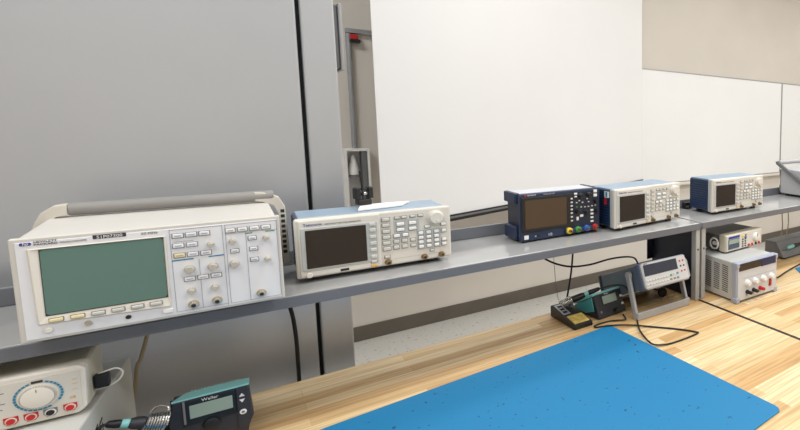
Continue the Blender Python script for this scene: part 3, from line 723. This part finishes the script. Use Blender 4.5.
h = thing('iron_holder', (-1.440, .045, TZ), 0, 'black holder with bright steel coil between grey box and large station', 'iron holder', 'soldering iron holders')
b = MB(); b.prism([(-.055,0),(-.055,.035),(-.010,.074),(.08,.070),(.08,0)], 0, .040, 'x', .003); b.build('base', 'black', h)
c0 = Vector((.044,-.030,.099)); cd = Vector((-.93,-.06,.36)).normalized()
b = MB(); coil(b, c0, cd, .028, .0185, .0145, 8, .0017); b.build('coil', 'steel', h, True)
b = MB(); b.lathe([(.012,-.001),(.0175,.000),(.0138,.027),(.012,.0275)], c0, cd, 20); b.build('coil_sleeve', 'alu', h, True)
b = MB(); b.tube([(.034,-.012,.068),(.034,-.020,.086)], .004, 8); b.build('coil_post', 'steel', h); b = MB(); b.tube([(.024,-.02,.122),(.034,-.018,.130),(.046,-.02,.125),(.048,-.024,.117)], .0018, 8); b.build('coil_bracket', 'steel', h)
ib = Vector((-1.440,.045,TZ))+c0+cd*.0285
h = thing('soldering_iron', tuple(ib), 0, 'soldering iron parked in the bright steel coil next to the large station', 'soldering iron', 'irons parked in holders')
b = MB(); b.lathe([(.006,0),(.0115,.001),(.0110,.014),(.0085,.020)], (0,0,0), cd, 16); b.build('collar', 'dark', h, True)
b = MB(); b.lathe([(.0080,0),(.0085,.003),(.0075,.010)], cd*.0205, cd, 16); b.build('grip', 'teal', h, True)
b = MB(); b.lathe([(.0072,0),(.0076,.005),(.006,.016),(.0042,.018)], cd*.0308, cd, 16); b.build('handle', 'black', h, True)
e = cd*.048
b = MB(); b.tube([e, e+Vector((-.010,-.004,-.004)), e+Vector((-.014,-.012,-.030)), e+Vector((-.012,-.03,-.080)), e+Vector((.0,-.06,-.112)), e+Vector((.05,-.12,-.1205))], .0030, 8); b.build('cord', 'rubber', h, True)

# ------------------------------------------------------------------ left grey box and dial meter on it
h = thing('power_supply', (-1.765, -.06, TZ), -5, 'plain light grey metal box with side vents under the dial meter', 'power supply')
W, H, D = .279, .165, .35
b = MB(); b.box(0, 0, .006, W, D, H, .003); case = b.build('case', 'box', h)
c = MB()
for col in range(4):
    for r in range(7):
        y = .026+col*.028; z = .055+r*.011
        c.prism([(y,z),(y+.018,z+.006),(y+.018,z+.0095),(y,z+.0035)], W-.0005, W+.0006, 'x')
c.build('side_vents', 'slot', case)
for x in (.03, W-.06):
    for y in (.03, D-.06): MB().box(x, y, 0, x+.03, y+.03, .0065).build('foot', 'dark', h)
h = thing('dial_meter', (-1.704, -.002, TZ+.1655), -2, 'cream bench meter with large round dial and red jacks in the lower left corner', 'meter')
W, H, D = .224, .091, .150
b = MB(); b.box(.002, .022, .004, W-.004, D, H-.004, .006, 3); b.build('case', 'mtop', h)
b = MB(); b.prism([(0,.004),(W-.013,.004),(W-.003,.013),(W,H-.008),(W-.008,H),(.004,H),(0,H-.006)], 0, .0222, 'y', .003); b.build('front_shell', 'hpb', h)
b = MB(); b.prism([(.006,.008),(W-.017,.008),(W-.008,.017),(W-.007,H-.009),(.006,H-.009)], -.0016, .001, 'y'); b.build('front_panel', 'afg', h)
b = MB(); b.lathe([(.0265,0),(.0265,.0006)], (.172,-.0014,.0515), (0,-1,0), 40); b.build('dial_scale', 'key', h)
b = MB()
for k in range(30):
    if k in (9,10,11) or k > 27: continue
    a = math.radians(-30+k*12)
    p = Vector((.172+.0245*math.cos(a), -.0024, .0515+.0245*math.sin(a))); b.X = Matrix.Translation(p) @ Matrix.Rotation(-a, 4, 'Y'); b.box(-.0014, 0, -.0021, .0014, .0008, .0021)
b.build('scale_marks', 'cyan', h)
b = MB(); b.box(.166, -.0032, .0745, .178, -.0015, .0785, .0005); b.build('dial_mark', 'dark', h)
o = knob(h, 172, 51.5, 19.5, 'hpb', 'dial_knob', d=.010, y=-.002)
b = MB()
for k in range(40):
    a = 2*math.pi*k/40; b.box(.019*math.cos(a)-.0006, -.0092, .019*math.sin(a)-.0006, .019*math.cos(a)+.0006, -.003, .019*math.sin(a)+.0006)
b.build('knurl', 'key', o)
b = MB(); b.box(-.0005, -.0106, .010, .0005, -.0098, .015); b.build('pointer', 'ink', o)
for x, z, m in ((142,18,'red'),(162,17.5,'red'),(182,18,'black'),(203,19,'red')):
    b = MB(); b.prism([(x/1000-.0075,z/1000+.0068),(x/1000-.0075,z/1000-.002),(x/1000-.004,z/1000-.0068),(x/1000+.004,z/1000-.0068),(x/1000+.0075,z/1000-.002),(x/1000+.0075,z/1000+.0068)], -.0026, -.001, 'y')
    q = b.build('jack_field', 'red' if m == 'red' else 'ink', h)
    b = MB(); b.lathe([(.0062,0),(.0062,.0012),(.0045,.0014)], (x/1000,-.0024,z/1000), (0,-1,0), 18); b.build('jack_ring', 'white' if m == 'black' else 'hpb', q)
    b = MB(); b.lathe([(.0046,0),(.0046,.003),(.0022,.0034)], (x/1000,-.0032,z/1000), (0,-1,0), 16); b.build('jack', m, q, True)
text('CE', .006, 'orange', h, .203, .034, -.0020)
lines(h, [(121,z,132+(z % 3)*3,z) for z in (40,50,60,68)], .9, 'inkb', 'scale_label', y=-.002)
lines(h, [(208,z,213,z) for z in (50,60,68)], .8, 'orange', 'range_label', y=-.002)
b = MB()
b.tube([(W-.003,.062,.044),(W+.012,.062,.049),(W+.024,.064,.050),(W+.031,.066,.040),(W+.026,.066,.026),(W+.012,.064,.018),(W-.003,.062,.018)], .0016, 8); hd = b.build('carry_strap', 'hpb', h, True)
b = MB(); b.box(W-.003, .054, .020, W+.016, .070, .047, .003); b.build('strap_grip', 'black', hd)

# ------------------------------------------------------------------ loose cables
def cable(name, pts, r, m, label): 
    b = MB(); b.tube(pts, r, 8); return tag(b.build(name, m, None, True), label, 'cable')
cable('cable', [(-.545,.285,SZ-.026),(-.515,.26,1.005),(-.44,.24,.962),(-.35,.24,.948),(-.25,.25,.950),(-.17,.26,.942),(-.12,.27,.925),(-.10,.272,.895)], .0035, 'rubber', 'black cable sagging under the near shelf behind the multimeter')
cable('thin_wire', [(-.468,.282,SZ-.026),(-.467,.275,.99),(-.463,.268,.88),(-.458,.262,.832)], .0010, 'ink', 'thin grey wire hanging down to the iron holder coil')
cable('cable', [(-.385,.285,SZ-.026),(-.388,.282,1.0),(-.398,.279,.92),(-.415,.279,.83),(-.425,.285,.77),(-.425,.31,.60),(-.43,.33,.02),(-.40,.36,.0036)], .0035, 'rubber', 'straight black cable hanging behind the small soldering station')
cable('cable', [(-1.196,.33,SZ-.01),(-1.192,.345,1.02),(-1.180,.345,.95),(-1.176,.34,.88),(-1.176,.34,.80),(-1.176,.36,.55),(-1.18,.37,.03),(-1.15,.39,.0047)], .0045, 'rubber', 'black cord hanging in front of the grey partition below the shelf')
cable('cable', [(-1.425,.315,1.02),(-1.431,.315,.99),(-1.446,.315,.93),(-1.456,.315,.89),(-1.47,.33,.70),(-1.47,.35,.03),(-1.44,.37,.0037)], .0035, 'beige', 'beige cord hanging behind the plain grey box')
cable('cable', [(.905,.32,SZ-.01),(.900,.305,.95),(.896,.300,.90),(.896,.32,.70),(.896,.33,.03),(.92,.36,.0037)], .0035, 'beige', 'beige cord hanging under the far shelf, left of a pair')
cable('cable', [(.962,.32,SZ-.01),(.956,.305,.95),(.948,.300,.90),(.946,.32,.70),(.946,.33,.03),(.97,.36,.0037)], .0035, 'beige', 'beige cord hanging under the far shelf, right of a pair')
cable('cable', [(.335,-.09,TZ+.10),(.35,-.088,TZ+.07),(.42,-.05,TZ+.012),(.52,-.02,TZ+.0065),(.60,.0,TZ+.0065),(.75,.03,TZ+.0065)], .0035, 'rubber', 'black power cord from the grey supply onto the small blue mat')

# ------------------------------------------------------------------ light: unseen ceiling lights and weak world background
def area(loc, sx, sy, p, col=(0.95,0.975,1.0), rot=(0,0,0)):
    l = bpy.data.lights.new('unseen_ceiling_light', 'AREA'); l.shape = 'RECTANGLE'; l.size = sx; l.size_y = sy; l.energy = p; l.color = col
    o = bpy.data.objects.new('unseen_ceiling_light', l); COL.objects.link(o); o.location = loc; o.rotation_euler = rot
for x in (-2.2, 0.0, 2.2, 4.2):
    for y, p in ((-2.7, 33), (-0.6, 34), (1.2, 16)):  # lamps nearest the back wall added to brighten screen and wall
        if y > 0 and x < -1: p = 50  # lamp behind the partition, added and raised to brighten the wall box
        area((x, y, 3.385), 1.2, 0.6, p)
w = bpy.data.worlds.new('room_world'); bpy.context.scene.world = w; w.use_nodes = True
bg = w.node_tree.nodes['Background']; bg.inputs['Color'].default_value = (0.92, 0.95, 1.0, 1); bg.inputs['Strength'].default_value = 0.15

# ------------------------------------------------------------------ camera
cam = bpy.data.cameras.new('camera'); co = bpy.data.objects.new('camera', cam); COL.objects.link(co)
Rw = Matrix(((0.6979056685350021, -0.7159487307447246, 0.018576672777949287), (0.7135949813640415, 0.6929373068103221, -0.10305382769347485), (0.06090878753131039, 0.08517807097628527, 0.9945022955359231)))
right, fwd, up = Vector(Rw[0]), Vector(Rw[1]), Vector(Rw[2])
m3 = Matrix((right, up, -fwd)).transposed()
co.matrix_world = Matrix.Translation((-1.28812, -1.42159, 1.49781)) @ m3.to_4x4()
cam.sensor_fit = 'HORIZONTAL'; cam.sensor_width = 36
cam.lens = 498.259/800*36
cam.shift_x = (400-732.549)/800; cam.shift_y = -(215-172.649)/800
cam.clip_start = 0.02
s = bpy.context.scene; s.camera = co
s.view_settings.view_transform = 'Standard'; s.view_settings.look = 'None'; s.view_settings.gamma = 1; s.view_settings.use_curve_mapping = False
s.view_settings.exposure = -0.1
